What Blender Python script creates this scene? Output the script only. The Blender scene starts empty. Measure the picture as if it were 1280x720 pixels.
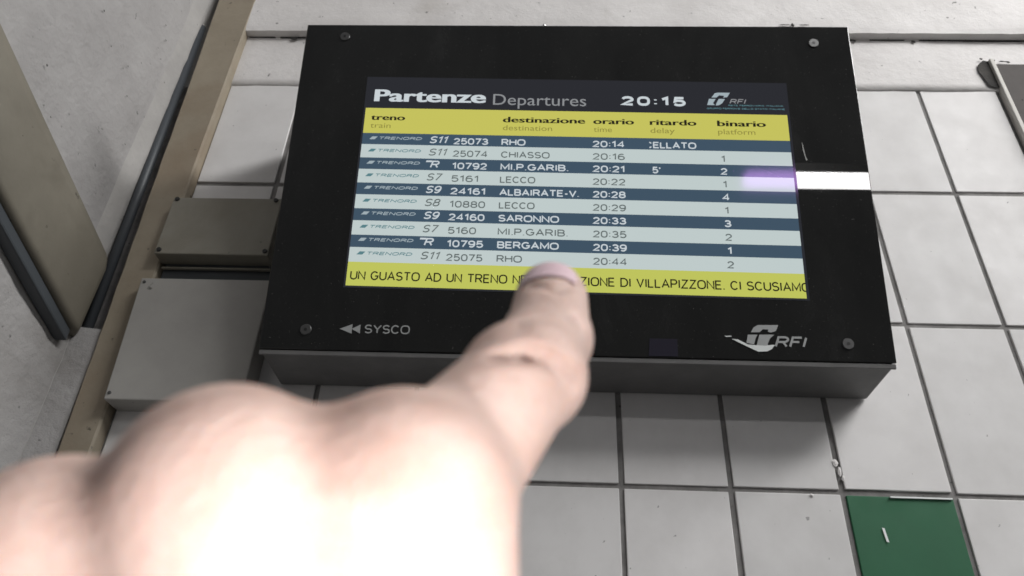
import bpy, bmesh, math, random
import numpy as np
from mathutils import Vector, Matrix

random.seed(7)
np.random.seed(7)
scn = bpy.context.scene
col = scn.collection
R = math.radians

# ------------------------------------------------------------------ camera
CAM = Vector((-0.114, -1.02, -0.3335))
cr = Vector((0.9989, 0.0256, 0.0395)).normalized()
cu = Vector((-0.0193, -0.5430, 0.8395)).normalized()
cf = cr.cross(cu) * -1.0                     # forward
cf = Vector((-0.0429, 0.8393, 0.5419)).normalized()
cu = cr.cross(cf); cu.normalize()
cr = cf.cross(cu); cr.normalize()
cd = bpy.data.cameras.new('camera')
cam = bpy.data.objects.new('camera', cd)
col.objects.link(cam)
M = Matrix.Identity(4)
for i in range(3):
    M[i][0] = cr[i]; M[i][1] = cu[i]; M[i][2] = -cf[i]; M[i][3] = CAM[i]
cam.matrix_world = M
cd.sensor_width = 36.0
cd.lens = 36.0 * 924.06 / 1280.0
cd.clip_start = 0.005
cd.clip_end = 100.0
cd.dof.use_dof = True
cd.dof.focus_distance = 0.70
cd.dof.aperture_fstop = 15.5
scn.camera = cam

# ------------------------------------------------------------------ world, lights, exposure
w = bpy.data.worlds.new('World')
scn.world = w
w.use_nodes = True
bgn = w.node_tree.nodes['Background']
# dim station interior: pale ceiling overhead, dark floor below
tcw = w.node_tree.nodes.new('ShaderNodeTexCoord'); spw = w.node_tree.nodes.new('ShaderNodeSeparateXYZ')
rw = w.node_tree.nodes.new('ShaderNodeValToRGB')
rw.color_ramp.elements[0].position = 0.30; rw.color_ramp.elements[0].color = (0.28, 0.28, 0.28, 1)
rw.color_ramp.elements[1].position = 0.80; rw.color_ramp.elements[1].color = (0.95, 0.97, 1.0, 1)
mpw = w.node_tree.nodes.new('ShaderNodeMapRange'); mpw.inputs['From Min'].default_value = -1.0
w.node_tree.links.new(tcw.outputs['Generated'], spw.inputs[0]); w.node_tree.links.new(spw.outputs['Z'], mpw.inputs['Value'])
w.node_tree.links.new(mpw.outputs[0], rw.inputs['Fac']); w.node_tree.links.new(rw.outputs['Color'], bgn.inputs['Color'])
bgn.inputs['Strength'].default_value = 0.20
scn.view_settings.view_transform = 'Standard'
scn.view_settings.look = 'None'
scn.view_settings.exposure = 0.0
scn.view_settings.gamma = 1.0
scn.render.engine = 'CYCLES'
scn.cycles.use_denoising = True
try:
    scn.cycles.denoiser = 'OPENIMAGEDENOISE'
except Exception:
    pass
scn.cycles.max_bounces = 6

def area(name, loc, target, sx, sy, power, color):
    l = bpy.data.lights.new(name, 'AREA')
    l.shape = 'RECTANGLE'; l.size = sx; l.size_y = sy
    l.energy = power; l.color = color
    o = bpy.data.objects.new(name, l)
    col.objects.link(o)
    o.location = loc
    d = Vector(target) - Vector(loc)
    o.rotation_euler = d.to_track_quat('-Z', 'Y').to_euler()
    return o

# overhead fluorescent row, parallel to the tiled wall, mostly to the right
area('ceiling_tube_light', (2.5, -1.5, 2.2), (0.7, 0.0, 0.3), 2.9, 0.40, 140.0, (1.0, 0.995, 0.985))
# the phone's own LED torch beside its lens: lights the hand, hardly reaches the wall
tl = bpy.data.lights.new('phone_torch', 'POINT')
tl.energy = 0.70; tl.color = (1.0, 0.985, 0.99); tl.shadow_soft_size = 0.003
to = bpy.data.objects.new('phone_torch', tl); col.objects.link(to)
to.location = CAM + cr * 0.006 + cu * -0.043 + cf * 0.018

# ------------------------------------------------------------------ helpers
def tag(o, label=None, cat=None, group=None, kind=None):
    if label: o['label'] = label
    if cat: o['category'] = cat
    if group: o['group'] = group
    if kind: o['kind'] = kind
    return o

def thing(name, loc, label, cat, group=None):
    o = bpy.data.objects.new(name, None)
    o.empty_display_size = 0.05
    col.objects.link(o); o.location = loc
    tag(o, label, cat, group)
    return o

def link(name, bm, mats, parent=None, smooth=False):
    """bm is in world space; becomes one mesh object (child keeps world position)."""
    me = bpy.data.meshes.new(name)
    bm.normal_update(); bm.to_mesh(me); bm.free()
    if not isinstance(mats, (list, tuple)): mats = [mats]
    for m in mats: me.materials.append(m)
    if smooth:
        for p in me.polygons: p.use_smooth = True
    o = bpy.data.objects.new(name, me)
    col.objects.link(o)
    if parent:
        o.parent = parent
        base = Vector((0, 0, 0)); q = parent
        while q:
            base += q.location; q = q.parent
        o.location = -base + Vector((0, 0, 0))
        # keep offsets simple: every ancestor is unrotated
        me.transform(Matrix.Translation(-base)); o.location = (0, 0, 0)
    return o

def hexa(bm, pts, mat=0, bevel=0.0, seg=2):
    """8 points: bottom ring 0-3, top ring 4-7"""
    vs = [bm.verts.new(p) for p in pts]
    fs = []
    for q in ((3, 2, 1, 0), (4, 5, 6, 7), (0, 1, 5, 4), (1, 2, 6, 5), (2, 3, 7, 6), (3, 0, 4, 7)):
        f = bm.faces.new([vs[i] for i in q]); f.material_index = mat; fs.append(f)
    bmesh.ops.recalc_face_normals(bm, faces=fs)
    if bevel:
        es = list({e for f in fs for e in f.edges})
        r = bmesh.ops.bevel(bm, geom=es, offset=bevel, segments=seg, affect='EDGES', profile=0.5)
        for f in r['faces']: f.material_index = mat
    return vs

def box(bm, x0, x1, y0, y1, z0, z1, mat=0, bevel=0.0, seg=2):
    return hexa(bm, [(x0, y0, z0), (x1, y0, z0), (x1, y1, z0), (x0, y1, z0),
                     (x0, y0, z1), (x1, y0, z1), (x1, y1, z1), (x0, y1, z1)], mat, bevel, seg)

def tube(bm, a, b, r0, r1=None, n=20, mat=0):
    a = Vector(a); b = Vector(b); r1 = r0 if r1 is None else r1
    d = (b - a).normalized()
    s = d.orthogonal().normalized(); t = d.cross(s)
    A = []; B = []
    for i in range(n):
        an = 2 * math.pi * i / n
        v = s * math.cos(an) + t * math.sin(an)
        A.append(bm.verts.new(a + v * r0)); B.append(bm.verts.new(b + v * r1))
    for i in range(n):
        f = bm.faces.new((A[i], A[(i + 1) % n], B[(i + 1) % n], B[i])); f.material_index = mat; f.smooth = True
    f = bm.faces.new(list(reversed(A))); f.material_index = mat
    f = bm.faces.new(B); f.material_index = mat

# ------------------------------------------------------------------ materials
def newmat(name):
    m = bpy.data.materials.new(name); m.use_nodes = True
    nt = m.node_tree
    return m, nt, nt.nodes['Principled BSDF']

def N(nt, typ, **kw):
    n = nt.nodes.new(typ)
    for k, v in kw.items(): setattr(n, k, v)
    return n

def plain(name, c, rough=0.5, metal=0.0, spec=0.5):
    m, nt, b = newmat(name)
    b.inputs['Base Color'].default_value = (*c, 1); b.inputs['Roughness'].default_value = rough
    b.inputs['Metallic'].default_value = metal; b.inputs['Specular IOR Level'].default_value = spec
    return m

def noise(nt, scale, detail=6, rough=0.6, vec=None, dist=0.0):
    n = N(nt, 'ShaderNodeTexNoise')
    n.inputs['Scale'].default_value = scale; n.inputs['Detail'].default_value = detail
    n.inputs['Roughness'].default_value = rough; n.inputs['Distortion'].default_value = dist
    if vec: nt.links.new(vec, n.inputs['Vector'])
    return n

def ramp(nt, src, stops):
    r = N(nt, 'ShaderNodeValToRGB')
    el = r.color_ramp.elements
    while len(el) < len(stops): el.new(0.5)
    for e, (p, c) in zip(el, stops):
        e.position = p; e.color = (*c, 1) if len(c) == 3 else c
    nt.links.new(src, r.inputs['Fac'])
    return r

def mix(nt, fac, a, b, mode='MIX'):
    n = N(nt, 'ShaderNodeMix', data_type='RGBA', blend_type=mode)
    for sock, v in ((n.inputs[0], fac), (n.inputs[6], a), (n.inputs[7], b)):
        if hasattr(v, 'is_output'): nt.links.new(v, sock)
        elif isinstance(v, (int, float)): sock.default_value = v
        else: sock.default_value = (*v, 1)
    return n.outputs[2]

def pos(nt):
    return N(nt, 'ShaderNodeNewGeometry').outputs['Position']

def mottled(name, base, dark, stain=None, scale=6, rough=0.8, bump=0.2, bscale=60, specks=True, amt=(0.35, 0.7), spec=0.3, stain_amt=(0.55, 0.75)):
    m, nt, b = newmat(name)
    p = pos(nt)
    n1 = noise(nt, scale, 8, 0.65, p)
    f = ramp(nt, n1.outputs['Fac'], [(amt[0], (0, 0, 0)), (amt[1], (1, 1, 1))])
    c = mix(nt, f.outputs['Color'], dark, base)
    if stain:
        n2 = noise(nt, scale * 0.45, 5, 0.6, p, 0.4)
        f2 = ramp(nt, n2.outputs['Fac'], [(stain_amt[0], (0, 0, 0)), (stain_amt[1], (1, 1, 1))])
        c = mix(nt, f2.outputs['Color'], c, stain)
    if specks:
        n3 = noise(nt, bscale * 1.1, 3, 0.5, p)
        f3 = ramp(nt, n3.outputs['Fac'], [(0.235, (1, 1, 1)), (0.30, (0, 0, 0))])
        c = mix(nt, f3.outputs['Color'], c, tuple(x * 0.35 for x in dark))
    nt.links.new(c, b.inputs['Base Color'])
    b.inputs['Roughness'].default_value = rough
    b.inputs['Specular IOR Level'].default_value = spec
    n4 = noise(nt, bscale, 8, 0.65, p)
    bp = N(nt, 'ShaderNodeBump'); bp.inputs['Strength'].default_value = bump; bp.inputs['Distance'].default_value = 0.004
    nt.links.new(n4.outputs['Fac'], bp.inputs['Height']); nt.links.new(bp.outputs['Normal'], b.inputs['Normal'])
    return m

def tile_mat(name, base, alt, rough=0.62):
    m, nt, b = newmat(name)
    p = pos(nt)
    sn = N(nt, 'ShaderNodeVectorMath', operation='SNAP')
    sn.inputs[1].default_value = (0.1514, 10.0, 0.2703)
    nt.links.new(p, sn.inputs[0])
    wn = N(nt, 'ShaderNodeTexWhiteNoise', noise_dimensions='3D'); nt.links.new(sn.outputs[0], wn.inputs['Vector'])
    c = mix(nt, wn.outputs['Value'], base, alt)
    n1 = noise(nt, 9, 6, 0.6, p)
    f = ramp(nt, n1.outputs['Fac'], [(0.28, (0.86, 0.855, 0.85)), (0.62, (1, 1, 1))])
    c = mix(nt, 1.0, c, f.outputs['Color'], 'MULTIPLY')
    n3 = noise(nt, 95, 2, 0.5, p)
    f3 = ramp(nt, n3.outputs['Fac'], [(0.235, (1, 1, 1)), (0.27, (0, 0, 0))])
    c = mix(nt, f3.outputs['Color'], c, tuple(x * 0.45 for x in base))
    nt.links.new(c, b.inputs['Base Color'])
    n2 = noise(nt, 30, 5, 0.6, p)
    r2 = ramp(nt, n2.outputs['Fac'], [(0.3, (rough * 0.8,) * 3), (0.7, (min(1, rough * 1.35),) * 3)])
    nt.links.new(r2.outputs['Color'], b.inputs['Roughness'])
    b.inputs['Specular IOR Level'].default_value = 0.2
    bp = N(nt, 'ShaderNodeBump'); bp.inputs['Strength'].default_value = 0.02; bp.inputs['Distance'].default_value = 0.004
    nt.links.new(n1.outputs['Fac'], bp.inputs['Height']); nt.links.new(bp.outputs['Normal'], b.inputs['Normal'])
    return m

def glow(name, c, strength=1.0, tint=(0.62, 0.28, 1.0), spec=0.22):
    """lit LCD pixels behind an antireflection coat (faint purple sheen)"""
    m, nt, b = newmat(name)
    b.inputs['Base Color'].default_value = (0.004, 0.004, 0.005, 1)
    b.inputs['Emission Color'].default_value = (*c, 1); b.inputs['Emission Strength'].default_value = strength
    b.inputs['Roughness'].default_value = 0.06
    b.inputs['Specular IOR Level'].default_value = spec
    b.inputs['Specular Tint'].default_value = (*tint, 1)
    return m

def srgb(r, g, b):
    f = lambda v: (v / 255 / 12.92) if v / 255 <= 0.04045 else ((v / 255 + 0.055) / 1.055) ** 2.4
    return (f(r), f(g), f(b))

MT = {}
MT['tile'] = tile_mat('white_glazed_tile', (0.74, 0.725, 0.72), (0.66, 0.65, 0.645))
MT['green'] = tile_mat('green_glazed_tile', (0.034, 0.135, 0.070), (0.030, 0.122, 0.063), 0.5)
MT['grout'] = mottled('grey_grout', (0.27, 0.26, 0.255), (0.15, 0.145, 0.14), scale=25, rough=0.9, bump=0.3, bscale=120)
MT['plaster'] = mottled('white_plaster', (0.72, 0.70, 0.69), (0.60, 0.58, 0.57), stain=(0.50, 0.47, 0.44), scale=9, bump=0.35, bscale=70, stain_amt=(0.58, 0.8))
MT['rough_plaster'] = mottled('rough_grey_plaster', (0.385, 0.375, 0.37), (0.32, 0.31, 0.305), stain=(0.21, 0.198, 0.185), scale=7, bump=0.95, bscale=48, stain_amt=(0.56, 0.8))
MT['shade_grime'] = mottled('dark_shade_and_grime', (0.07, 0.065, 0.06), (0.03, 0.03, 0.03), scale=30, rough=0.95, bump=0.5, bscale=100)
MT['tan'] = mottled('stained_tan_paint', (0.325, 0.282, 0.218), (0.265, 0.228, 0.174), stain=(0.225, 0.172, 0.12), scale=10, rough=0.6, bump=0.18, bscale=60, stain_amt=(0.5, 0.75))
MT['beam'] = mottled('weathered_beige_paint', (0.205, 0.188, 0.152), (0.165, 0.15, 0.12), stain=(0.115, 0.10, 0.078), scale=8, rough=0.55, bump=0.12, bscale=50, stain_amt=(0.54, 0.75))
MT['conduit'] = plain('dark_blue_grey_plastic_and_shade', (0.055, 0.062, 0.07), 0.5)
MT['cover'] = mottled('grey_painted_metal', (0.28, 0.265, 0.225), (0.235, 0.222, 0.188), stain=(0.21, 0.192, 0.155), scale=12, rough=0.5, bump=0.06, specks=True, bscale=40)
MT['trunk'] = mottled('pale_grey_trunking', (0.36, 0.35, 0.33), (0.31, 0.30, 0.285), scale=10, rough=0.5, bump=0.05, specks=True, bscale=40)
MT['screw'] = plain('black_screw', (0.012, 0.012, 0.012), 0.5)
MT['shell'] = mottled('black_powder_coat', (0.17, 0.167, 0.165), (0.13, 0.128, 0.127), scale=20, rough=0.45, bump=0.08, bscale=200, specks=False)
MT['panel'] = mottled('dark_grey_panel', (0.105, 0.096, 0.092), (0.085, 0.078, 0.075), scale=14, rough=0.8, bump=0.1, spec=0.15)
MT['trim'] = plain('pale_aluminium_edge', (0.52, 0.50, 0.47), 0.6, 0.0, 0.2)
MT['steel'] = plain('dull_screw_steel', (0.10, 0.10, 0.10), 0.4, 0.6)
MT['ink'] = plain('silver_grey_ink', (0.36, 0.37, 0.37), 0.4)
MT['chip_reflection'] = plain('pale_chip_and_reflection', (0.75, 0.78, 0.77), 0.5)
MT['ir'] = plain('violet_sensor_window', (0.022, 0.020, 0.032), 0.15)
# black glass sheet in front of the cabinet
m, nt, b = newmat('black_glass')
b.inputs['Base Color'].default_value = (0.017, 0.0168, 0.0155, 1); b.inputs['Roughness'].default_value = 0.03
n_ = noise(nt, 14, 6, 0.6, pos(nt)); r_ = ramp(nt, n_.outputs['Fac'], [(0.35, (0.008, 0.008, 0.008)), (0.75, (0.018, 0.018, 0.018))])
nt.links.new(r_.outputs['Color'], b.inputs['Roughness'])
b.inputs['Specular IOR Level'].default_value = 0.5
p_ = pos(nt)
mpn = N(nt, 'ShaderNodeMapping'); mpn.inputs['Scale'].default_value = (1.0, 1.0, 0.35); mpn.inputs['Rotation'].default_value = (0, 0.5, 0)
nt.links.new(p_, mpn.inputs['Vector'])
g1 = noise(nt, 9, 7, 0.65, mpn.outputs['Vector'], 0.6); g1r = ramp(nt, g1.outputs['Fac'], [(0.35, (0.0085, 0.0085, 0.0082)), (0.58, (0.0135, 0.0135, 0.013)), (0.78, (0.027, 0.027, 0.0265))])
g2 = noise(nt, 420, 2, 0.5, p_); g2r = ramp(nt, g2.outputs['Fac'], [(0.70, (0, 0, 0)), (0.78, (1, 1, 1))])
nt.links.new(mix(nt, g2r.outputs['Color'], g1r.outputs['Color'], (0.09, 0.088, 0.085)), b.inputs['Base Color'])
MT['glass'] = m
# screen colours
MT['s_title'] = glow('screen_charcoal', srgb(40, 42, 45))
MT['s_yellow'] = glow('screen_yellow', srgb(196, 193, 92))
MT['s_message'] = glow('screen_lime_yellow', srgb(190, 195, 92))
MT['s_white'] = glow('screen_white', srgb(190, 202, 201))
MT['s_dark'] = glow('screen_slate', srgb(62, 82, 98))
MT['t_white'] = glow('screen_text_white', srgb(200, 208, 212))
MT['t_soft'] = glow('screen_text_pale', srgb(160, 174, 180))
MT['t_grey'] = glow('screen_text_grey', srgb(98, 107, 106))
MT['t_dim'] = glow('screen_text_dim_grey', srgb(140, 142, 144))
MT['t_black'] = glow('screen_text_black', srgb(36, 34, 20))
MT['t_olive'] = glow('screen_text_olive', srgb(140, 134, 62))
MT['t_teal'] = glow('screen_text_teal', srgb(88, 128, 134))
MT['t_slate'] = glow('screen_text_slate', srgb(62, 78, 86))

# ------------------------------------------------------------------ SETTING: tiled wall
TW, TH, J = 0.1514, 0.2703, 0.0078
TOP = 0.8015
tw = thing('tile_wall', (0, 0, -1.2), 'white glazed tile wall with grey joints behind the departures screen', 'wall')
bm = bmesh.new()
GREEN = {(2, -1)}
gb = bmesh.new()
rows = [(r * TH, (r + 1) * TH) for r in range(-4, 3)]
for ri, (z0, z1) in zip(range(-4, 3), rows):
    for c in range(-5, 5):
        x0, x1 = c * TW, (c + 1) * TW
        h = J / 2
        zt = TOP - 0.001 if ri == 2 else z1 - h
        jit = random.uniform(-0.0006, 0.0006)
        jx = random.uniform(-0.0009, 0.0009); jz = random.uniform(-0.0008, 0.0008)
        tgt = gb if (c, ri) in GREEN else bm
        yy = -0.0005 + jit
        box(tgt, x0 + h + jx, x1 - h + jx, yy, 0.006, z0 + h + jz, zt + (jz if ri < 2 else 0), 0, 0.0012, 2)
link('tiles', bm, MT['tile'], tw)
link('green_tile', gb, MT['green'], tw)['label'] = 'single dark green tile'
bm = bmesh.new()
box(bm, -0.86, 0.80, 0.0025, 0.05, -4 * TH, TOP - 0.004)
link('grout', bm, MT['grout'], tw)
# chipped glaze and mortar crumbs
bm = bmesh.new()
def crumb(bm, x, z, sx, sz, y=-0.002, n=7):
    vs = []
    for i in range(n):
        a = 2 * math.pi * i / n
        k = random.uniform(0.6, 1.1)
        vs.append(bm.verts.new((x + sx * k * math.cos(a), y, z + sz * k * math.sin(a))))
    c = bm.verts.new((x, y - 0.0012, z))
    for i in range(n): bm.faces.new((vs[i], vs[(i + 1) % n], c))
for a in ((0.3005, 0.041, 0.004, 0.008), (0.304, 0.029, 0.0035, 0.007), (0.307, 0.020, 0.003, 0.005), (0.2597, -0.006, 0.003, 0.003)):
    crumb(bm, *a)
link('mortar_crumbs', bm, MT['plaster'], tw)
bm = bmesh.new()
vs = [bm.verts.new(p) for p in ((0.3445, -0.0022, -0.047), (0.3478, -0.0022, -0.0475), (0.3500, -0.0022, -0.066), (0.3466, -0.0022, -0.065))]
bm.faces.new(vs)
box(bm, 0.365, 0.448, -0.0035, 0.001, -0.0062, -0.0042)
link('glaze_chip', bm, MT['chip_reflection'], tw)

# plaster band above the tiles with its overhanging ledge
pw = thing('plaster_wall', (0, 0, TOP), 'white painted plaster wall above the tiles with a shallow ledge', 'wall')
bm = bmesh.new()
def wavy_sheet(bm, x0, x1, z0, z1, y, nx, nz, amp, bottom_wob=0.0, seed=1):
    rnd = random.Random(seed)
    g = []
    ph = [rnd.uniform(0, 6) for _ in range(6)]
    for j in range(nz + 1):
        row = []
        for i in range(nx + 1):
            x = x0 + (x1 - x0) * i / nx; z = z0 + (z1 - z0) * j / nz
            dy = amp * (math.sin(9 * x + ph[0] + 5 * z) + math.sin(23 * x + ph[1]) * 0.6 + math.sin(31 * z + ph[2] + 8 * x) * 0.6 + rnd.uniform(-0.5, 0.5))
            dz = 0
            if j == 0 and bottom_wob: dz = bottom_wob * (math.sin(40 * x + ph[3]) * 0.5 + rnd.uniform(-0.6, 0.6))
            row.append(bm.verts.new((x, y + dy, z + dz)))
        g.append(row)
    for j in range(nz):
        for i in range(nx):
            f = bm.faces.new((g[j][i], g[j][i + 1], g[j + 1][i + 1], g[j + 1][i])); f.smooth = True
    return g
g = wavy_sheet(bm, -0.80, 1.6, TOP - 0.002, 0.955, -0.0020, 120, 8, 0.0005, 0.0012, 3)
# lower lip returns to the wall
low = [bm.verts.new((v.co.x, 0.004, v.co.z)) for v in g[0]]
for i in range(len(low) - 1): bm.faces.new((low[i], low[i + 1], g[0][i + 1], g[0][i]))
link('lower_band', bm, MT['plaster'], pw)
bm = bmesh.new()
g = wavy_sheet(bm, -0.80, 1.6, 0.960, 2.2, -0.021, 120, 40, 0.0006, 0.0012, 5)
low = [bm.verts.new((v.co.x, -0.019, 0.9475 + random.uniform(-0.0008, 0.0008))) for v in g[0]]
back = [bm.verts.new((v.co.x, 0.004, 0.9455)) for v in g[0]]
for i in range(len(low) - 1):
    bm.faces.new((low[i], low[i + 1], g[0][i + 1], g[0][i])); bm.faces.new((back[i], back[i + 1], low[i + 1], low[i]))
link('ledge', bm, MT['plaster'], pw)
# ledge shadow drawn dark, specks and a hole where a fixing broke out
bm = bmesh.new()
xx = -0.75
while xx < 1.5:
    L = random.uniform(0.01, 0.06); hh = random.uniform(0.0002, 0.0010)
    box(bm, xx, xx + L, -0.0045, 0.0, 0.9448 - hh, 0.9458)  # dark strips stand for the shadow under the ledge
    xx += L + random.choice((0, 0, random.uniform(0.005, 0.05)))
for (x, z, sx, sz) in ((-0.6495, 0.938, 0.010, 0.006), (0.512, 0.940, 0.004, 0.004), (0.630, 0.938, 0.006, 0.004)):
    crumb(bm, x, z, sx, sz, -0.0062, 9)
for (x, z, sx, sz) in ((0.3865, 0.965, 0.004, 0.007), (0.37, 0.9665, 0.015, 0.0018), (0.41, 0.966, 0.014, 0.0018)):
    crumb(bm, x, z, sx, sz, -0.024, 9)
for k in range(14):
    crumb(bm, random.uniform(-0.7, 1.2), random.uniform(0.955, 1.12), random.uniform(0.0006, 0.002), random.uniform(0.0005, 0.0016), -0.0235, 6)
link('ledge_shade_and_grime', bm, MT['shade_grime'], pw)

# right: dark panel with an aluminium edge
dp = thing('dark_panel', (0.95, 0, -1.0), 'dark grey wall panel with pale metal edge strip, right of the tiles', 'panel')
bm = bmesh.new()
box(bm, 0.7715, 1.6, -0.006, 0.02, -1.0, 0.872, 0, 0.001)
link('panel_sheet', bm, MT['panel'], dp)
bm = bmesh.new()
hexa(bm, [(0.758, -0.012, -1.0), (0.766, -0.012, -1.0), (0.766, 0.006, -1.0), (0.758, 0.006, -1.0),
          (0.7605, -0.012, 0.881), (0.7685, -0.012, 0.881), (0.7685, 0.006, 0.881), (0.7605, 0.006, 0.881)], 0, 0.0012)
link('edge_strip', bm, MT['trim'], dp)
bm = bmesh.new()
pts = [(0.752, 0.805), (0.742, 0.812), (0.738, 0.835), (0.7345, 0.850), (0.737, 0.868), (0.744, 0.876), (0.752, 0.883), (0.760, 0.880), (0.762, 0.86), (0.763, 0.805)]
vs = [bm.verts.new((x, -0.0055, z)) for x, z in pts]; bm.faces.new(list(reversed(vs)))
for k in range(7):
    crumb(bm, random.uniform(0.745, 0.80), random.uniform(0.874, 0.888), random.uniform(0.003, 0.009), random.uniform(0.002, 0.004), -0.0065, 8)
link('broken_hole', bm, MT['shade_grime'], dp)

# left: rough side wall coming towards the viewer
sw = thing('side_wall', (-0.9, -0.6, -1.2), 'rough grey plaster side wall left of the tiles', 'wall')
bm = bmesh.new()
NY, NZ = 90, 120
g = []
rnd = random.Random(11)
for j in range(NZ + 1):
    row = []
    z = -1.2 + 3.2 * j / NZ
    for i in range(NY + 1):
        y = -1.0 + 0.943 * i / NY
        dx = 0.0011 * (math.sin(13 * y + 4 * z) + math.sin(29 * z + 1.2) * 0.7 + math.sin(37 * y - 11 * z)) + rnd.uniform(-0.0006, 0.0006)
        row.append(bm.verts.new((-0.862 + dx, y, z)))
    g.append(row)
for j in range(NZ):
    for i in range(NY):
        f = bm.faces.new((g[j][i], g[j][i + 1], g[j + 1][i + 1], g[j + 1][i])); f.smooth = True
# chamfered end near the corner, then back into the gap
e1 = [bm.verts.new((-0.852 + rnd.uniform(-0.001, 0.001), -0.026 + rnd.uniform(-0.0015, 0.0015), v[-1].co.z)) for v in g]
e2 = [bm.verts.new((-0.862, 0.03, v[-1].co.z)) for v in g]
for j in range(NZ):
    f = bm.faces.new((g[j][-1], e1[j], e1[j + 1], g[j + 1][-1])); f.smooth = True
    f.material_index = 1 if e1[j].co.z > 0.2 else 0
    bm.faces.new((e1[j], e2[j], e2[j + 1], e1[j + 1])).material_index = 1
# mortar packed into the corner gap below the rail
hexa(bm, [(-0.866, -0.030, -1.2), (-0.800, -0.017, -1.2), (-0.800, 0.02, -1.2), (-0.866, 0.02, -1.2),
          (-0.866, -0.026, 0.222), (-0.8135, -0.015, 0.222), (-0.8135, 0.02, 0.222), (-0.866, 0.02, 0.222)])
link('plaster_face', bm, [MT['rough_plaster'], mottled('corner_plaster', (0.44, 0.425, 0.41), (0.34, 0.33, 0.32), scale=9, bump=0.4, bscale=60)], sw)
bm = bmesh.new()
for k in range(30):
    y = random.uniform(-0.5, -0.06); z = random.uniform(0.2, 0.9)
    sy = random.uniform(0.0008, 0.003); sz = random.uniform(0.0008, 0.003)
    n = 6; vs = [bm.verts.new((-0.8578, y + sy * math.cos(6.283 * i / n) * random.uniform(.6, 1.1), z + sz * math.sin(6.283 * i / n) * random.uniform(.6, 1.1))) for i in range(n)]
    bm.faces.new(vs)
link('pock_mark', bm, MT['shade_grime'], sw)

# sloping beam fixed on the side wall
def slope(y, z0): return z0 + 0.012 - 0.305 * y
sb = thing('sloping_rail', (-0.845, -0.4, 0.3), 'broad beige rail sloping down along the side wall', 'rail')
bm = bmesh.new()
y0, y1 = -1.0, -0.022
box_pts = []
prof = [(0.178, -0.862), (0.178, -0.836), (0.186, -0.830), (0.296, -0.827), (0.318, -0.832), (0.323, -0.842), (0.323, -0.862)]
ringA = [bm.verts.new((x, y0, slope(y0, z))) for z, x in prof]
ys = [y0, -0.11, -0.07, -0.05, -0.04, y1]
prev = ringA
for y in ys[1:]:
    k = max(0.0, (y + 0.05) / 0.028)
    cz = 0.25
    ring = [bm.verts.new((x if k == 0 else -0.862 + (x + 0.862) * math.sqrt(max(0.05, 1 - 0.75 * k * k)), y, slope(y, cz + (z - cz) * (1 - 0.10 * k * k)))) for z, x in prof]
    n = len(prof)
    for i in range(n):
        f = bm.faces.new((prev[i], prev[(i + 1) % n], ring[(i + 1) % n], ring[i])); f.smooth = True
    prev = ring
bm.faces.new(prev); bm.faces.new(list(reversed(ringA)))
bmesh.ops.recalc_face_normals(bm, faces=bm.faces)
link('rail_body', bm, MT['beam'], sb)
bm = bmesh.new()  # dark strip painted in for the shaded underside of the rail
hexa(bm, [(-0.862, y0, slope(y0, 0.158)), (-0.841, y0, slope(y0, 0.158)), (-0.841, -0.045, slope(-0.045, 0.158)), (-0.862, -0.045, slope(-0.045, 0.158)),
          (-0.862, y0, slope(y0, 0.1775)), (-0.841, y0, slope(y0, 0.1775)), (-0.841, -0.045, slope(-0.045, 0.1775)), (-0.862, -0.045, slope(-0.045, 0.1775))], 0, 0.003)
link('rail_underside_shade', bm, MT['conduit'], sb)

# conduit standing in the corner
bm = bmesh.new()
tube(bm, (-0.8405, -0.012, 0.215), (-0.8555, -0.012, 0.965), 0.0085, n=24)
o = link('corner_conduit', bm, MT['conduit'])
tag(o, 'dark grey conduit standing in the wall corner beside the tan strip', 'conduit')
# tan corner strip
bm = bmesh.new()
def strip(z):
    t = (z - 0.03) / 1.02
    return (-0.806 - 0.031 * t, -0.757 + 0.004 * t)
zs = [-1.2] + [0.0 + 0.03 * i for i in range(40)] + [2.0]
rings = []
for z in zs:
    a, b_ = strip(min(max(z, 0), 1.1))
    wv = random.uniform(-0.0007, 0.0007)
    rings.append([bm.verts.new(q) for q in ((a + wv, 0.03, z), (a + wv, -0.019, z), (a + 0.003 + wv, -0.022, z), (b_ - 0.003, -0.022, z), (b_, -0.019, z), (b_, 0.03, z))])
for A, B in zip(rings, rings[1:]):
    for i in range(5):
        f = bm.faces.new((A[i], A[i + 1], B[i + 1], B[i]))
bmesh.ops.recalc_face_normals(bm, faces=bm.faces)
o = link('corner_strip', bm, MT['tan'])
tag(o, 'stained tan vertical strip at the left edge of the tiles', 'corner strip')

# junction box on the tiles
jb = thing('junction_box', (-0.66, 0, 0.345), 'grey square junction box cover with four black screws, left of the screen', 'junction box')
bm = bmesh.new()
box(bm, -0.757, -0.566, -0.045, -0.012, 0.3505, 0.470, 0, 0.002)
link('cover_plate', bm, MT['cover'], jb)
bm = bmesh.new()
box(bm, -0.750, -0.573, -0.0125, 0.0, 0.343, 0.462, 0, 0.001)
box(bm, -0.752, -0.566, -0.010, 0.0, 0.298, 0.343)  # dark plate put in for the shaded wall in the gap
link('back_box_and_gap_shade', bm, MT['conduit'], jb)
bm = bmesh.new()
box(bm, -0.752, -0.568, -0.0185, -0.0126, 0.3395, 0.3425, 0, 0.0006)
link('lip', bm, MT['cover'], jb)
for (x, z) in ((-0.7497, 0.4655), (-0.5766, 0.4655), (-0.7494, 0.358), (-0.572, 0.358)):
    bm = bmesh.new()
    tube(bm, (x, -0.0445, z), (x, -0.0475, z), 0.0042, 0.0036, 16)
    link('screw', bm, MT['screw'], jb)
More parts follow.
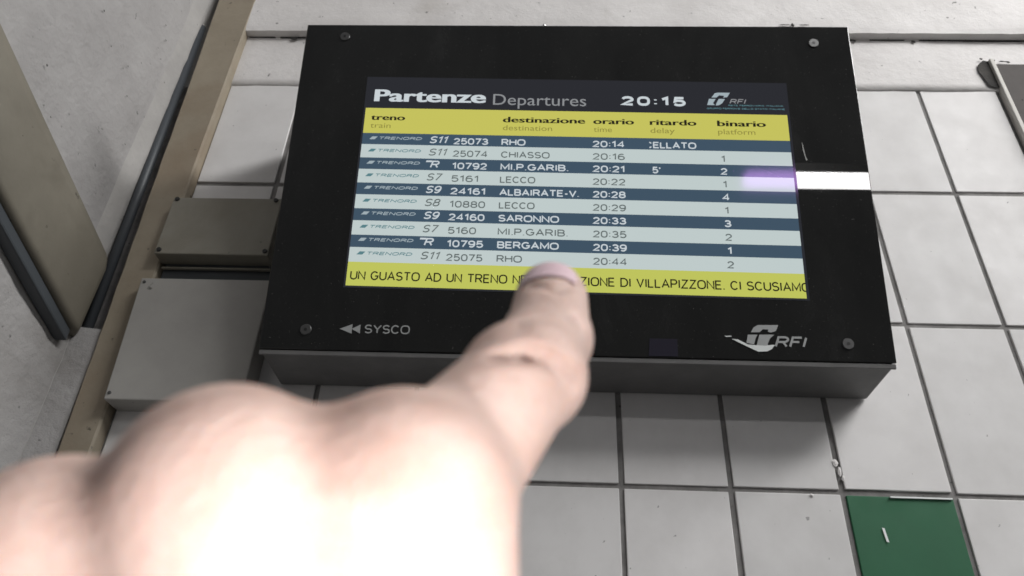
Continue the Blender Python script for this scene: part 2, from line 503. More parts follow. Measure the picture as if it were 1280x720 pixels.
# trunking cover below it
tk = thing('cable_trunking', (-0.66, 0, 0.10), 'pale grey cable trunking cover below the junction box', 'trunking')
bm = bmesh.new()
hexa(bm, [(-0.751, -0.045, 0.090), (-0.548, -0.045, 0.090), (-0.548, 0.0, 0.090), (-0.751, 0.0, 0.090),
          (-0.7615, -0.045, 0.302), (-0.548, -0.045, 0.302), (-0.548, 0.0, 0.302), (-0.7615, 0.0, 0.302)], 0, 0.002)
link('trunking_cover', bm, MT['trunk'], tk)
for (x, z) in ((-0.745, 0.1005), (-0.754, 0.294)):
    bm = bmesh.new()
    tube(bm, (x, -0.0445, z), (x, -0.0465, z), 0.0028, 0.0024, 14)
    link('screw', bm, MT['steel'], tk)

# ------------------------------------------------------------------ DEPARTURES MONITOR
TILT = R(13.218)
O = Vector((-0.5138, -0.1076, 0.1384))
UX = Vector((1, 0, 0)); UV = Vector((0, -math.sin(TILT), math.cos(TILT))); UN = Vector((0, -math.cos(TILT), -math.sin(TILT)))  # UN points to viewer
W_, H_ = 0.8806, 0.5618
def mp(u, v, d=0.0): return O + UX * u + UV * v + UN * d
mon = thing('departures_monitor', (-0.0735, 0, 0.1384), 'black wall mounted train departures monitor with lit timetable screen', 'monitor')

# cabinet: wedge between the glass and the wall, made of sheet metal
bm = bmesh.new()
gd = 0.006
A = [mp(0.002, 0.002, -gd), mp(W_ - 0.002, 0.002, -gd)]
zb = 0.1384 + 0.001
topf = [mp(0.002, H_ - 0.002, -gd), mp(W_ - 0.002, H_ - 0.002, -gd)]
x0, x1 = O.x + 0.002, O.x + W_ - 0.002
hexa(bm, [A[0], A[1], Vector((x1, -0.0025, zb)), Vector((x0, -0.0025, zb)),
          topf[0], topf[1], Vector((x1, -0.0025, topf[0].z - 0.03)), Vector((x0, -0.0025, topf[0].z - 0.03))], 0, 0.003, 2)
link('cabinet', bm, MT['shell'], mon)
# glass sheet with polished edge
bm = bmesh.new()
hexa(bm, [mp(0, 0.007, -gd + 0.0003), mp(W_, 0.007, -gd + 0.0003), mp(W_, H_, -gd + 0.0003), mp(0, H_, -gd + 0.0003),
          mp(0, 0.007, 0), mp(W_, 0.007, 0), mp(W_, H_, 0), mp(0, H_, 0)], 0, 0.0012, 6)
gl = link('front_glass', bm, MT['glass'], mon)
for p in gl.data.polygons: p.use_smooth = p.area < 0.004
# bottom lip below the glass
bm = bmesh.new()
hexa(bm, [mp(0.0005, -0.001, -gd + 0.0005), mp(W_ - 0.0005, -0.001, -gd + 0.0005), mp(W_ - 0.0005, 0.006, -gd + 0.0005), mp(0.0005, 0.006, -gd + 0.0005),
          mp(0.0005, -0.001, -0.0015), mp(W_ - 0.0005, -0.001, -0.0015), mp(W_ - 0.0005, 0.006, -0.0015), mp(0.0005, 0.006, -0.0015)], 0, 0.001)
link('bottom_lip', bm, MT['shell'], mon)
for (u, v) in ((0.0655, 0.5376), (0.8225, 0.5290), (0.0642, 0.0360), (0.8183, 0.0324)):
    bm = bmesh.new()
    P = mp(u, v, -0.001); tube(bm, P, mp(u, v, 0.0022), 0.0085, 0.0075, 28)
    s = link('fixing_cap', bm, MT['steel'], mon)
    bm = bmesh.new(); tube(bm, mp(u, v, 0.0018), mp(u, v, 0.0026), 0.0026, 0.0022, 16)
    link('socket', bm, MT['screw'], s)
bm = bmesh.new()  # polished bead added only to give a glint at the top edge
bmesh.ops.create_uvsphere(bm, u_segments=20, v_segments=12, radius=0.0032, matrix=Matrix.Translation(mp(0.392, H_ + 0.0005, -0.002)))
link('glint_bead', bm, plain('polished_steel', (0.75, 0.75, 0.75), 0.12, 1.0), mon, True)
# sensor window
bm = bmesh.new()
vs = [bm.verts.new(mp(u, v, 0.0006)) for u, v in ((0.546, 0.009), (0.586, 0.009), (0.586, 0.034), (0.548, 0.034))]; bm.faces.new(vs)
link('sensor_window', bm, MT['ir'], mon)

# --- writing ---------------------------------------------------------------
def flat_text(body, bold=0.0, shear=0.0, spacing=1.0):
    cu_ = bpy.data.curves.new('writing', 'FONT')
    cu_.body = body; cu_.size = 1.0; cu_.offset = bold; cu_.shear = shear; cu_.space_character = spacing
    cu_.resolution_u = 4
    ob = bpy.data.objects.new('writing', cu_)
    col.objects.link(ob)
    dg = bpy.context.evaluated_depsgraph_get()
    me = bpy.data.meshes.new_from_object(ob.evaluated_get(dg))
    bpy.data.objects.remove(ob); bpy.data.curves.remove(cu_)
    v = np.array([x.co[:2] for x in me.vertices], float).reshape(-1, 2)
    f = [tuple(p.vertices) for p in me.polygons]
    bpy.data.meshes.remove(me)
    return v, f
_vH, _ = flat_text('H')
CAP = _vH[:, 1].max()

SKEW = 0.0                      # slight turn of the panel inside its mask
def put_text(bm, body, u0, u1, vb, cap, d, mat, bold=0.0, shear=0.0, spacing=1.0, clip=None, rep=0.0):
    if rep:
        for k in (-1, 0, 1):
            put_text(bm, body, u0 + rep * k, u1 + rep * k, vb, cap, d + 0.00008 * (k + 1), mat, bold, shear, spacing, clip)
        return
    """write between u0 and u1, baseline vb, capital height cap, on the glass plane lifted by d"""
    v, f = flat_text(body, bold, shear, spacing)
    sy = cap / (CAP + bold)
    sx = (u1 - u0) / (v[:, 0].max() - v[:, 0].min()) if len(body) > 1 else sy * 1.2
    mn = v[:, 0].min()
    tb = bmesh.new()
    vv = [tb.verts.new((u0 + (x - mn) * sx, vb + y * sy, 0)) for x, y in v]
    for q in f:
        try: tb.faces.new([vv[i] for i in q])
        except ValueError: pass
    if clip:
        for val, sgn in clip:
            bmesh.ops.bisect_plane(tb, geom=tb.verts[:] + tb.edges[:] + tb.faces[:], plane_co=(val, 0, 0), plane_no=(sgn, 0, 0), clear_outer=True)
    for x in tb.faces:
        nv = [bm.verts.new(mp(q.co.x, q.co.y + SKEW * (q.co.x - 0.1135), d)) for q in x.verts]
        try:
            fc = bm.faces.new(nv); fc.material_index = mat
        except ValueError: pass
    tb.free()

def _arc(cx, cy, rx, ry, a0, a1, n=10):
    return [(cx + rx * math.cos(R(a0 + (a1 - a0) * i / n)), cy + ry * math.sin(R(a0 + (a1 - a0) * i / n))) for i in range(n + 1)]
def _ell(cx, cy, rx, ry, n=28, e=2.6):
    o = []
    for i in range(n + 1):
        a = 2 * math.pi * i / n; c, s_ = math.cos(a), math.sin(a)
        o.append((cx + rx * math.copysign(abs(c) ** (2 / e), c), cy + ry * math.copysign(abs(s_) ** (2 / e), s_)))
    return o
LET = {   # width, centre lines of the strokes in a cell one unit high
 'A': (.80, [[(0, 0), (.40, 1), (.80, 0)], [(.15, .33), (.65, .33)]]),
 'B': (.68, [[(0, 0), (0, 1), (.40, 1)] + _arc(.40, .76, .24, .24, 80, -80) + [(0, .52)], [(0, 0), (.42, 0)] + _arc(.42, .26, .26, .26, -80, 80) + [(.3, .52)]]),
 'C': (.78, [_arc(.40, .5, .40, .5, 40, 320, 22)]),
 'D': (.76, [[(0, 0), (0, 1), (.32, 1)] + _arc(.32, .5, .44, .5, 80, -80, 14) + [(.32, 0), (0, 0)]]),
 'E': (.64, [[(.64, 0), (0, 0), (0, 1), (.62, 1)], [(0, .52), (.56, .52)]]),
 'F': (.60, [[(0, 0), (0, 1), (.60, 1)], [(0, .52), (.52, .52)]]),
 'G': (.82, [_arc(.41, .5, .41, .5, 42, 335, 22) + [(.80, .46), (.46, .46)]]),
 'H': (.72, [[(0, 0), (0, 1)], [(.72, 0), (.72, 1)], [(0, .52), (.72, .52)]]),
 'I': (.10, [[(.05, 0), (.05, 1)]]),
 'L': (.56, [[(0, 1), (0, 0), (.56, 0)]]),
 'M': (.86, [[(0, 0), (0, 1), (.43, .18), (.86, 1), (.86, 0)]]),
 'N': (.74, [[(0, 0), (0, 1), (.74, 0), (.74, 1)]]),
 'O': (.86, [_ell(.43, .5, .43, .5)]),
 'P': (.66, [[(0, 0), (0, 1), (.40, 1)] + _arc(.40, .73, .26, .27, 80, -80) + [(0, .46)]]),
 'R': (.72, [[(0, 0), (0, 1), (.42, 1)] + _arc(.42, .74, .26, .26, 80, -80) + [(0, .48)], [(.40, .48), (.72, 0)]]),
 'S': (.68, [_arc(.34, .745, .32, .255, 25, 255, 14) + _arc(.34, .255, .34, .255, 80, -155, 14)]),
 'T': (.72, [[(0, 1), (.72, 1)], [(.36, 1), (.36, 0)]]),
 'U': (.72, [[(0, 1), (0, .33)] + _arc(.36, .33, .36, .33, 180, 360, 14) + [(.72, 1)]]),
 'V': (.76, [[(0, 1), (.38, 0), (.76, 1)]]),
 'Y': (.76, [[(0, 1), (.38, .46), (.76, 1)], [(.38, .46), (.38, 0)]]),
 'Z': (.70, [[(.03, 1), (.68, 1), (0, 0), (.70, 0)]]),
 '0': (.62, [_ell(.31, .5, .31, .5)]),
 '1': (.36, [[(0, .78), (.28, 1), (.28, 0)]]),
 '2': (.62, [_arc(.31, .71, .29, .29, 170, -25, 12) + [(0, 0), (.62, 0)]]),
 '3': (.62, [_arc(.30, .75, .27, .25, 160, -85, 12) + [(.22, .51)], [(.22, .51)] + _arc(.30, .26, .32, .26, 80, -160, 12)]),
 '4': (.66, [[(.50, 0), (.50, 1), (0, .28), (.66, .28)]]),
 '5': (.62, [[(.58, 1), (.10, 1), (.05, .52)] + _arc(.30, .31, .32, .32, 120, -150, 14)]),
 '6': (.62, [_arc(.33, .5, .33, .5, 50, 180, 10) + [(0, .32)], _ell(.31, .30, .31, .30, 24, 2.1)]),
 '7': (.60, [[(0, 1), (.60, 1), (.20, 0)]]),
 '8': (.62, [_ell(.31, .76, .27, .24, 24, 2.2), _ell(.31, .27, .31, .27, 24, 2.2)]),
 '9': (.62, [_ell(.31, .70, .31, .30, 24, 2.1), [(.62, .68)] + _arc(.29, .5, .33, .5, 0, -130, 10)]),
 '.': (.10, [[(.05, -.05), (.05, .07)]]), ':': (.12, [[(.06, .10), (.06, .24)], [(.06, .62), (.06, .76)]]),
 "'": (.10, [[(.05, 1), (.05, .72)]]), '-': (.34, [[(.02, .40), (.32, .40)]]), ' ': (.30, []),
}
def letters(bm, body, u0, u1, vb, cap, d, mat, wt=0.0016, shear=0.0, gap=0.24, clip=None):
    """stroke lettering between u0 and u1 on baseline vb; wt is the stroke width in metres"""
    x = 0.0; strokes = []
    for ch in body:
        w_, st = LET[ch]
        for l in st: strokes.append([(x + a, b_) for a, b_ in l])
        x += w_ + gap
    tot = x - gap
    sx = (u1 - u0 - wt) / tot if u1 is not None else cap * 1.15
    tb = bmesh.new()
    for si, l in enumerate(strokes):
        q = [(u0 + wt / 2 + a * sx + shear * b_ * cap, vb + wt / 2 + b_ * (cap - wt)) for a, b_ in l]
        pts = [q[0]]
        for a in q[1:]:
            if math.hypot(a[0] - pts[-1][0], a[1] - pts[-1][1]) > 1e-5: pts.append(a)
        closed = math.hypot(pts[0][0] - pts[-1][0], pts[0][1] - pts[-1][1]) < 1e-5
        n = len(pts)
        Lf, Rt = [], []
        for i in range(n):
            pa = pts[i - 1] if i else (pts[-2] if closed else None)
            pb = pts[i + 1] if i < n - 1 else (pts[1] if closed else None)
            def nrm_(p, q_):
                dx, dy = q_[0] - p[0], q_[1] - p[1]; L_ = math.hypot(dx, dy); return (-dy / L_, dx / L_)
            if pa is None: nn = nrm_(pts[i], pb); k = 1
            elif pb is None: nn = nrm_(pa, pts[i]); k = 1
            else:
                n1_, n2_ = nrm_(pa, pts[i]), nrm_(pts[i], pb)
                sx_, sy_ = n1_[0] + n2_[0], n1_[1] + n2_[1]; L_ = math.hypot(sx_, sy_) or 1e-6
                nn = (sx_ / L_, sy_ / L_); k = min(1.0 / max(0.2, nn[0] * n1_[0] + nn[1] * n1_[1]), 1.9)
            h = wt / 2 * k
            z = si * 0.00002
            Lf.append(tb.verts.new((pts[i][0] + nn[0] * h, pts[i][1] + nn[1] * h, z)))
            Rt.append(tb.verts.new((pts[i][0] - nn[0] * h, pts[i][1] - nn[1] * h, z)))
        for i in range(n - 1):
            tb.faces.new((Rt[i], Rt[i + 1], Lf[i + 1], Lf[i]))
    if clip:
        for val, sgn in clip:
            bmesh.ops.bisect_plane(tb, geom=tb.verts[:] + tb.edges[:] + tb.faces[:], plane_co=(val, 0, 0), plane_no=(sgn, 0, 0), clear_outer=True)
    for f in tb.faces:
        fc = bm.faces.new([bm.verts.new(mp(v.co.x, v.co.y + SKEW * (v.co.x - 0.1135), d + v.co.z)) for v in f.verts]); fc.material_index = mat
    tb.free()

def poly(bm, pts, d, mat):
    f = bm.faces.new([bm.verts.new(mp(u, v + SKEW * (u - 0.1135), d)) for u, v in pts]); f.material_index = mat
    f.normal_update()
    if f.normal.dot(UN) < 0: f.normal_flip()

SL, SR, SB, ST = 0.1135, 0.7690, 0.1035, 0.4570
SKEW = -0.0098
D0, D1 = 0.0005, 0.0009
def band(bm, v0, v1, mat, d=D0): poly(bm, [(SL, v0), (SR, v0), (SR, v1), (SL, v1)], d, mat)
# the screen: thin LCD bed, its bands and lines are sub-parts
bm = bmesh.new()
poly(bm, [(SL - 0.003, SB - 0.003), (SR + 0.004, SB - 0.003), (SR + 0.004, ST + 0.003), (SL - 0.003, ST + 0.003)], 0.0003, 0)
scr = link('screen', bm, MT['s_title'], mon)
def emblem(bm, f, d, mat):
    for L in f: poly(bm, L, d, mat)
S1 = [[(0.6552, 0.426), (0.6608, 0.4339), (0.665, 0.4351), (0.6843, 0.4352), (0.6796, 0.4271), (0.6734, 0.4262), (0.675, 0.4295), (0.6675, 0.4302), (0.6629, 0.4261)],
      [(0.6513, 0.4235), (0.6616, 0.4236), (0.6571, 0.416), (0.6596, 0.4123), (0.6479, 0.4122)],
      [(0.6664, 0.4237), (0.676, 0.4238), (0.6714, 0.4161), (0.6664, 0.4124), (0.6609, 0.4115), (0.6625, 0.4161)]]
bm = bmesh.new()
band(bm, 0.4020, ST, 0)
put_text(bm, 'Partenze', 0.1265, 0.3020, 0.4145, 0.0215, D1, 1, bold=0.012, rep=0.0013)
put_text(bm, 'Departures', 0.3144, 0.4605, 0.4115, 0.0195, D1, 2)
letters(bm, '20:15', 0.5150, 0.6150, 0.4140, 0.0172, D1, 1, 0.0043, gap=0.36)
emblem(bm, [[(u, v + 0.0052) for u, v in L] for L in S1], D1, 3)
letters(bm, 'RFI', 0.6825, 0.7065, 0.4203, 0.0088, D1, 2, 0.0015, 0.3)
letters(bm, 'RETE FERROVIARIA ITALIANA', 0.6805, 0.7640, 0.4160, 0.0026, D1, 4, 0.0006)
letters(bm, 'GRUPPO FERROVIE DELLO STATO ITALIANE', 0.6470, 0.7660, 0.4100, 0.0028, D1, 4, 0.0006)
link('title_bar', bm, [MT['s_title'], MT['t_white'], MT['t_dim'], MT['t_soft'], MT['t_teal']], scr)
bm = bmesh.new()
band(bm, 0.3566, 0.4020, 0)
for a, u0, u1, b_, u2 in (('treno', 0.1240, 0.1770, 'train', 0.1560), ('destinazione', 0.3317, 0.4584, 'destination', 0.4080), ('orario', 0.4720, 0.5335, 'time', 0.5000),
                          ('ritardo', 0.5590, 0.6290, 'delay', 0.5960), ('binario', 0.6618, 0.7344, 'platform', 0.7180)):
    put_text(bm, a, u0, u1, 0.3800, 0.0098, D1, 1, bold=0.004, rep=0.0007)
    put_text(bm, b_, u0, u2, 0.3658, 0.0090, D1, 2)
link('heading_band', bm, [MT['s_yellow'], MT['t_black'], MT['t_olive']], scr)
ROWS = [('S11', '25073', 'RHO', '20:14', 'CELLATO', ''), ('S11', '25074', 'CHIASSO', '20:16', '', '1'), ('R', '10792', 'MI.P.GARIB.', '20:21', "5'", '2'),
        ('S7', '5161', 'LECCO', '20:22', '', '1'), ('S9', '24161', 'ALBAIRATE-V.', '20:28', '', '4'), ('S8', '10880', 'LECCO', '20:29', '', '1'),
        ('S9', '24160', 'SARONNO', '20:33', '', '3'), ('S7', '5160', 'MI.P.GARIB.', '20:35', '', '2'), ('R', '10795', 'BERGAMO', '20:39', '', '1'), ('S11', '25075', 'RHO', '20:44', '', '2')]
PAIR = (0.3566 - 0.1405) / 5
WID = {'RHO': 0.037, 'CHIASSO': 0.0745, 'MI.P.GARIB.': 0.1035, 'LECCO': 0.0535, 'ALBAIRATE-V.': 0.1195, 'SARONNO': 0.090, 'BERGAMO': 0.090}
for i, (svc, num, dest, tim, dly, plat) in enumerate(ROWS):
    top = 0.3566 - PAIR * (i // 2) - (PAIR * 0.46 if i % 2 else 0)
    bot = 0.3566 - PAIR * (i // 2) - (PAIR if i % 2 else PAIR * 0.46)
    dark = i % 2 == 0
    bm = bmesh.new()
    band(bm, bot, top, 0)
    base = 0.3390 - 0.02145 * i - (0.0003 if i % 2 else 0)
    b_ = 0.0005 if dark else 0.0
    cap = 0.0112
    # operator wordmark with its small swoosh
    lv = base + 0.0065
    poly(bm, [(0.1245, lv - 0.0002), (0.1290, lv + 0.0048), (0.1375, lv + 0.0048), (0.1330, lv - 0.0002)], D1, 2)
    letters(bm, 'TRENORD', 0.1385, 0.2060, lv - 0.0004, 0.0052, D1, 2, 0.0011, 0.35)
    hv_ = 0.0021 if dark else 0.0019
    if svc == 'R':
        letters(bm, 'R', 0.2225, None, base + 0.0012, 0.0125, D1, 1, 0.0022, 0.28)
        poly(bm, [(0.2160, base + 0.0108), (0.2168, base + 0.0137), (0.2260, base + 0.0137), (0.2255, base + 0.0108)], D1 + 0.0004, 1)
    else:
        sx = {'S11': 0.0275, 'S7': 0.0215, 'S9': 0.0225, 'S8': 0.0225}[svc]
        letters(bm, svc, 0.2180, 0.2180 + sx, base + 0.0012, 0.0125, D1, 1, 0.0021 if dark else 0.0019, 0.28)
    letters(bm, num, 0.2565, 0.2565 + (0.0535 if len(num) == 5 else 0.042), base, cap, D1, 1, hv_)
    letters(bm, dest, 0.3305, 0.3305 + WID[dest], base, cap, D1, 1, hv_)
    letters(bm, tim, 0.4702, 0.5190, base, cap, D1, 1, hv_)
    if dly == 'CELLATO':
        letters(bm, dly, 0.5500, 0.6275, base, cap, D1, 1, hv_, clip=[(0.5565, -1)])
    elif dly:
        letters(bm, dly, 0.5595, 0.5725, base, cap, D1, 1, hv_)
    if plat:
        letters(bm, plat, 0.6615 if plat != '1' else 0.6635, None, base, cap, D1, 1, hv_)
    link('departure_row', bm, [MT['s_dark'] if dark else MT['s_white'], MT['t_white'] if dark else MT['t_grey'], MT['t_soft'] if dark else MT['t_teal']], scr)
bm = bmesh.new()
band(bm, SB, 0.1405, 0)
letters(bm, 'UN GUASTO AD UN TRENO NELLA STAZIONE DI VILLAPIZZONE. CI SCUSIAMO', 0.1187, 0.7750, 0.1125, 0.0140, D1, 1, 0.0021, clip=[(SR - 0.0005, 1)])
link('message_band', bm, [MT['s_message'], MT['t_black']], scr)
SKEW = 0.0
# maker's mark and railway emblem on the glass
bm = bmesh.new()
poly(bm, [(0.1124, 0.0381), (0.1303, 0.0453), (0.1302, 0.0420), (0.1300, 0.0345), (0.1305, 0.0312)], 0.0007, 0)
poly(bm, [(0.1295, 0.0382), (0.1419, 0.0449), (0.1419, 0.0318)], 0.0010, 0)
letters(bm, 'SYSCO', 0.1480, 0.2125, 0.0322, 0.0130, 0.0007, 0, 0.0019)
link('maker_mark', bm, MT['ink'], mon)
bm = bmesh.new()
L = [[(0.6875, 0.046), (0.6916, 0.053), (0.6976, 0.0567), (0.726, 0.0573), (0.722, 0.0485), (0.7152, 0.0462), (0.7108, 0.0474), (0.7119, 0.0505), (0.7043, 0.0507), (0.6993, 0.0463)],
     [(0.6832, 0.0425), (0.6961, 0.0428), (0.6932, 0.0367), (0.6905, 0.0285), (0.6803, 0.0308)],
     [(0.699, 0.0428), (0.7195, 0.0433), (0.7133, 0.038), (0.7094, 0.0302), (0.7093, 0.0242), (0.693, 0.0238), (0.6963, 0.0346)]]
emblem(bm, L, 0.0007, 0)
letters(bm, 'RFI', 0.7185, 0.7600, 0.0252, 0.0160, 0.0007, 0, 0.0030, 0.3)
link('railway_emblem', bm, MT['ink'], mon)
bm = bmesh.new()  # pale shapes painted in place of a reflection on the glass
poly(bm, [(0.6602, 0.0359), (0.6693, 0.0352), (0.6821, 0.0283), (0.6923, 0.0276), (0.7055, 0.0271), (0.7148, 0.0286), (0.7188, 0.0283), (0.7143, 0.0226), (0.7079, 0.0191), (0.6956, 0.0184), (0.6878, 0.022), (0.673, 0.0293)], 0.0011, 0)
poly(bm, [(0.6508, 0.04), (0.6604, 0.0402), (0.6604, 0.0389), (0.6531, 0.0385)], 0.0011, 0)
link('painted_reflection', bm, MT['chip_reflection'], mon)
bm = bmesh.new()
poly(bm, [(0.7862, 0.349), (0.7874, 0.345), (0.7900, 0.323), (0.7918, 0.318), (0.7900, 0.316), (0.7885, 0.322), (0.7868, 0.335)], 0.0008, 0)
link('scratch', bm, plain('grey_scratch', (0.25, 0.25, 0.24), 0.4), mon)

# ------------------------------------------------------------------ LAMP seen as a reflection in the glass
lm = thing('fluorescent_lamp', (1.9, -3.5, 1.40), 'long white fluorescent lamp mirrored in the right side of the screen glass', 'lamp')
bm = bmesh.new()
box(bm, 1.08, 2.9, -3.56, -3.45, 1.345, 1.40, 0, 0.006)
link('housing', bm, plain('white_lamp_housing', (0.8, 0.8, 0.8), 0.5), lm)
m, nt, b = newmat('lit_diffuser')
b.inputs['Base Color'].default_value = (0.8, 0.8, 0.8, 1)
b.inputs['Emission Color'].default_value = (1, 0.98, 0.97, 1); b.inputs['Emission Strength'].default_value = 26.0
bm = bmesh.new()
box(bm, 1.085, 2.895, -3.55, -3.455, 1.262, 1.3448, 0, 0.02, 4)
link('diffuser', bm, m, lm)

# ------------------------------------------------------------------ HAND (left hand, index finger pointing at the screen)
# joints are laid out in metres: x right, y up, z away from the lens
F = 924.06
def P(px, py, z): return np.array([(px - 640) * z / F, (360 - py) * z / F, z])
I0 = P(502, 630, .103); I1 = P(659, 468, .131); I2 = P(684, 424, .150); I3 = P(689, 375, .169)
M0 = P(285, 632, .100); R0 = P(72, 716, .100); K0 = P(-125, 835, .103)
WR = np.array([-.040, -.108, .092])
def off(p, x, y, z): return np.asarray(p) + np.array([x, y, z])
caps = [  # a, b, ra, rb, k
    (I0, off(I0, .001, -.045, -.004), .0163, .0160), (M0, off(M0, .002, -.045, -.004), .0165, .0160),
    (R0, off(R0, .006, -.040, -.003), .0157, .0150), (K0, off(K0, .010, -.032, -.003), .0140, .0140),
    (off(I0, .001, -.045, -.004), off(WR, .017, .010, 0), .0160, .0185), (off(M0, .002, -.045, -.004), off(WR, .004, .010, 0), .0160, .0190),
    (off(R0, .006, -.040, -.003), off(WR, -.008, .010, 0), .0150, .0180), (off(K0, .010, -.032, -.003), off(WR, -.016, .008, .002), .0140, .0170),
    (np.array([-.030, -.062, .112]), np.array([-.036, -.098, .100]), .0210, .0200), (np.array([-.058, -.066, .110]), np.array([-.048, -.098, .100]), .0180, .0180),
    (off(WR, .013, 0, 0), np.array([-.075, -.245, .055]), .0200, .0280), (off(WR, -.013, 0, 0), np.array([-.105, -.240, .055]), .0200, .0290),
]
idx = [(I0 + np.array([.0035, .0010, .006]), I1, .0120, .0095), (I1, I2, .0094, .0088), (I2, I3, .0088, .0084)]
def curl(a, d1, d2, d3, r):
    p1 = np.asarray(a) + np.array(d1); p2 = p1 + np.array(d2); p3 = p2 + np.array(d3)
    return [(np.asarray(a), p1, r * 1.08, r), (p1, p2, r, r * .92), (p2, p3, r * .92, r * .82)]
fing = [curl(M0, (.003, -.018, .041), (0, -.0235, -.013), (0, -.004, -.019), .0100),
        curl(R0, (.004, -.018, .037), (0, -.022, -.012), (0, -.004, -.018), .0095),
        curl(K0, (.006, -.015, .030), (0, -.018, -.010), (0, -.004, -.015), .0085)]
thumb = [(np.array([-.012, -.088, .100]), np.array([.002, -.072, .122]), .0150, .0115), (np.array([.002, -.072, .122]), np.array([-.010, -.070, .148]), .0112, .0098),
         (np.array([-.010, -.070, .148]), np.array([-.031, -.069, .158]), .0098, .0080)]

def sd_caps(X, a, b, ra, rb):
    ab = b - a; L2 = ab @ ab
    t = np.clip(((X - a) @ ab) / L2, 0, 1)
    d = np.sqrt((((X - a) - t[:, None] * ab) ** 2).sum(1))
    return d - (ra + (rb - ra) * t)
def smin(a, b, k):
    h = np.clip(0.5 + 0.5 * (b - a) / k, 0, 1)
    return b + (a - b) * h - k * h * (1 - h)
def hand_sdf(X):
    X = np.asarray(X, float)
    d = None
    for a, b, ra, rb in caps:
        s = sd_caps(X, np.asarray(a), np.asarray(b), ra, rb)
        d = s if d is None else smin(d, s, .0062)
    f = None
    for a, b, ra, rb in idx:
        s = sd_caps(X, a, b, ra, rb); f = s if f is None else smin(f, s, .0025)
    # bony width of the middle joint
    s = sd_caps(X, I1 + np.array([-.0038, .0004, -.0005]), I1 + np.array([.0016, -.001, .001]), .0074, .0086); f = smin(f, s, .003)
    d = smin(d, f, .0035)
    for g_ in fing:
        f = None
        for a, b, ra, rb in g_:
            s = sd_caps(X, a, b, ra, rb); f = s if f is None else smin(f, s, .002)
        d = smin(d, f, .0025)
    f = None
    for a, b, ra, rb in thumb:
        s = sd_caps(X, a, b, ra, rb); f = s if f is None else smin(f, s, .003)
    d = smin(d, f, .003)
    return d

def surface_nets(lo, hi, h):
    n = np.ceil((hi - lo) / h).astype(int) + 1
    ax = [lo[i] + h * np.arange(n[i]) for i in range(3)]
    V = np.empty(n, np.float32)
    for i, x in enumerate(ax[0]):                      # slab by slab keeps memory small
        Y, Z = np.meshgrid(ax[1], ax[2], indexing='ij')
        X = np.stack([np.full(Y.size, x), Y.ravel(), Z.ravel()], 1)
        V[i] = hand_sdf(X).reshape(n[1], n[2])
    ins = V < 0
    c = np.zeros(n - 1, int)
    for dx in (0, 1):
        for dy in (0, 1):
            for dz in (0, 1):
                c += ins[dx:n[0] - 1 + dx, dy:n[1] - 1 + dy, dz:n[2] - 1 + dz]
    act = (c > 0) & (c < 8)
    ids = -np.ones(n - 1, int); A = np.argwhere(act); ids[act] = np.arange(len(A))
    acc = np.zeros((len(A), 3)); cnt = np.zeros(len(A))
    cor = np.array([(x, y, z) for x in (0, 1) for y in (0, 1) for z in (0, 1)])
    for i in range(8):
        for j in range(i + 1, 8):
            if np.abs(cor[i] - cor[j]).sum() != 1: continue
            va = V[tuple((A + cor[i]).T)]; vb = V[tuple((A + cor[j]).T)]
            m_ = (va < 0) != (vb < 0)
            t = np.where(m_, va / np.where(m_, va - vb, 1), 0)
            acc += np.where(m_[:, None], cor[i] + t[:, None] * (cor[j] - cor[i]), 0); cnt += m_
    verts = lo + h * (A + acc / cnt[:, None])
    quads = []
    for a in range(3):
        b_, c_ = (a + 1) % 3, (a + 2) % 3
        sl0 = [slice(None)] * 3; sl1 = [slice(None)] * 3
        sl0[a] = slice(0, n[a] - 1); sl1[a] = slice(1, n[a])
        ch = ins[tuple(sl0)] != ins[tuple(sl1)]
        E_ = np.argwhere(ch)
        E_ = E_[(E_[:, b_] > 0) & (E_[:, c_] > 0) & (E_[:, b_] < n[b_] - 1) & (E_[:, c_] < n[c_] - 1)]
        flip = ins[tuple(E_.T)]
        def cell(db, dc):
            q = E_.copy(); q[:, b_] -= db; q[:, c_] -= dc
            return ids[tuple(q.T)]
        q = np.stack([cell(1, 1), cell(0, 1), cell(0, 0), cell(1, 0)], 1)
        q = np.where(flip[:, None], q, q[:, ::-1])
        quads.append(q)
    return verts, np.concatenate(quads)

hv, hq = surface_nets(np.array([-.145, -.285, .012]), np.array([.030, .012, .190]), .0011)
def grad(X, e=5e-4):
    g_ = np.stack([hand_sdf(X + np.eye(3)[i] * e) - hand_sdf(X - np.eye(3)[i] * e) for i in range(3)], 1)
    return g_ / np.linalg.norm(g_, axis=1, keepdims=True)
nrm = grad(hv)
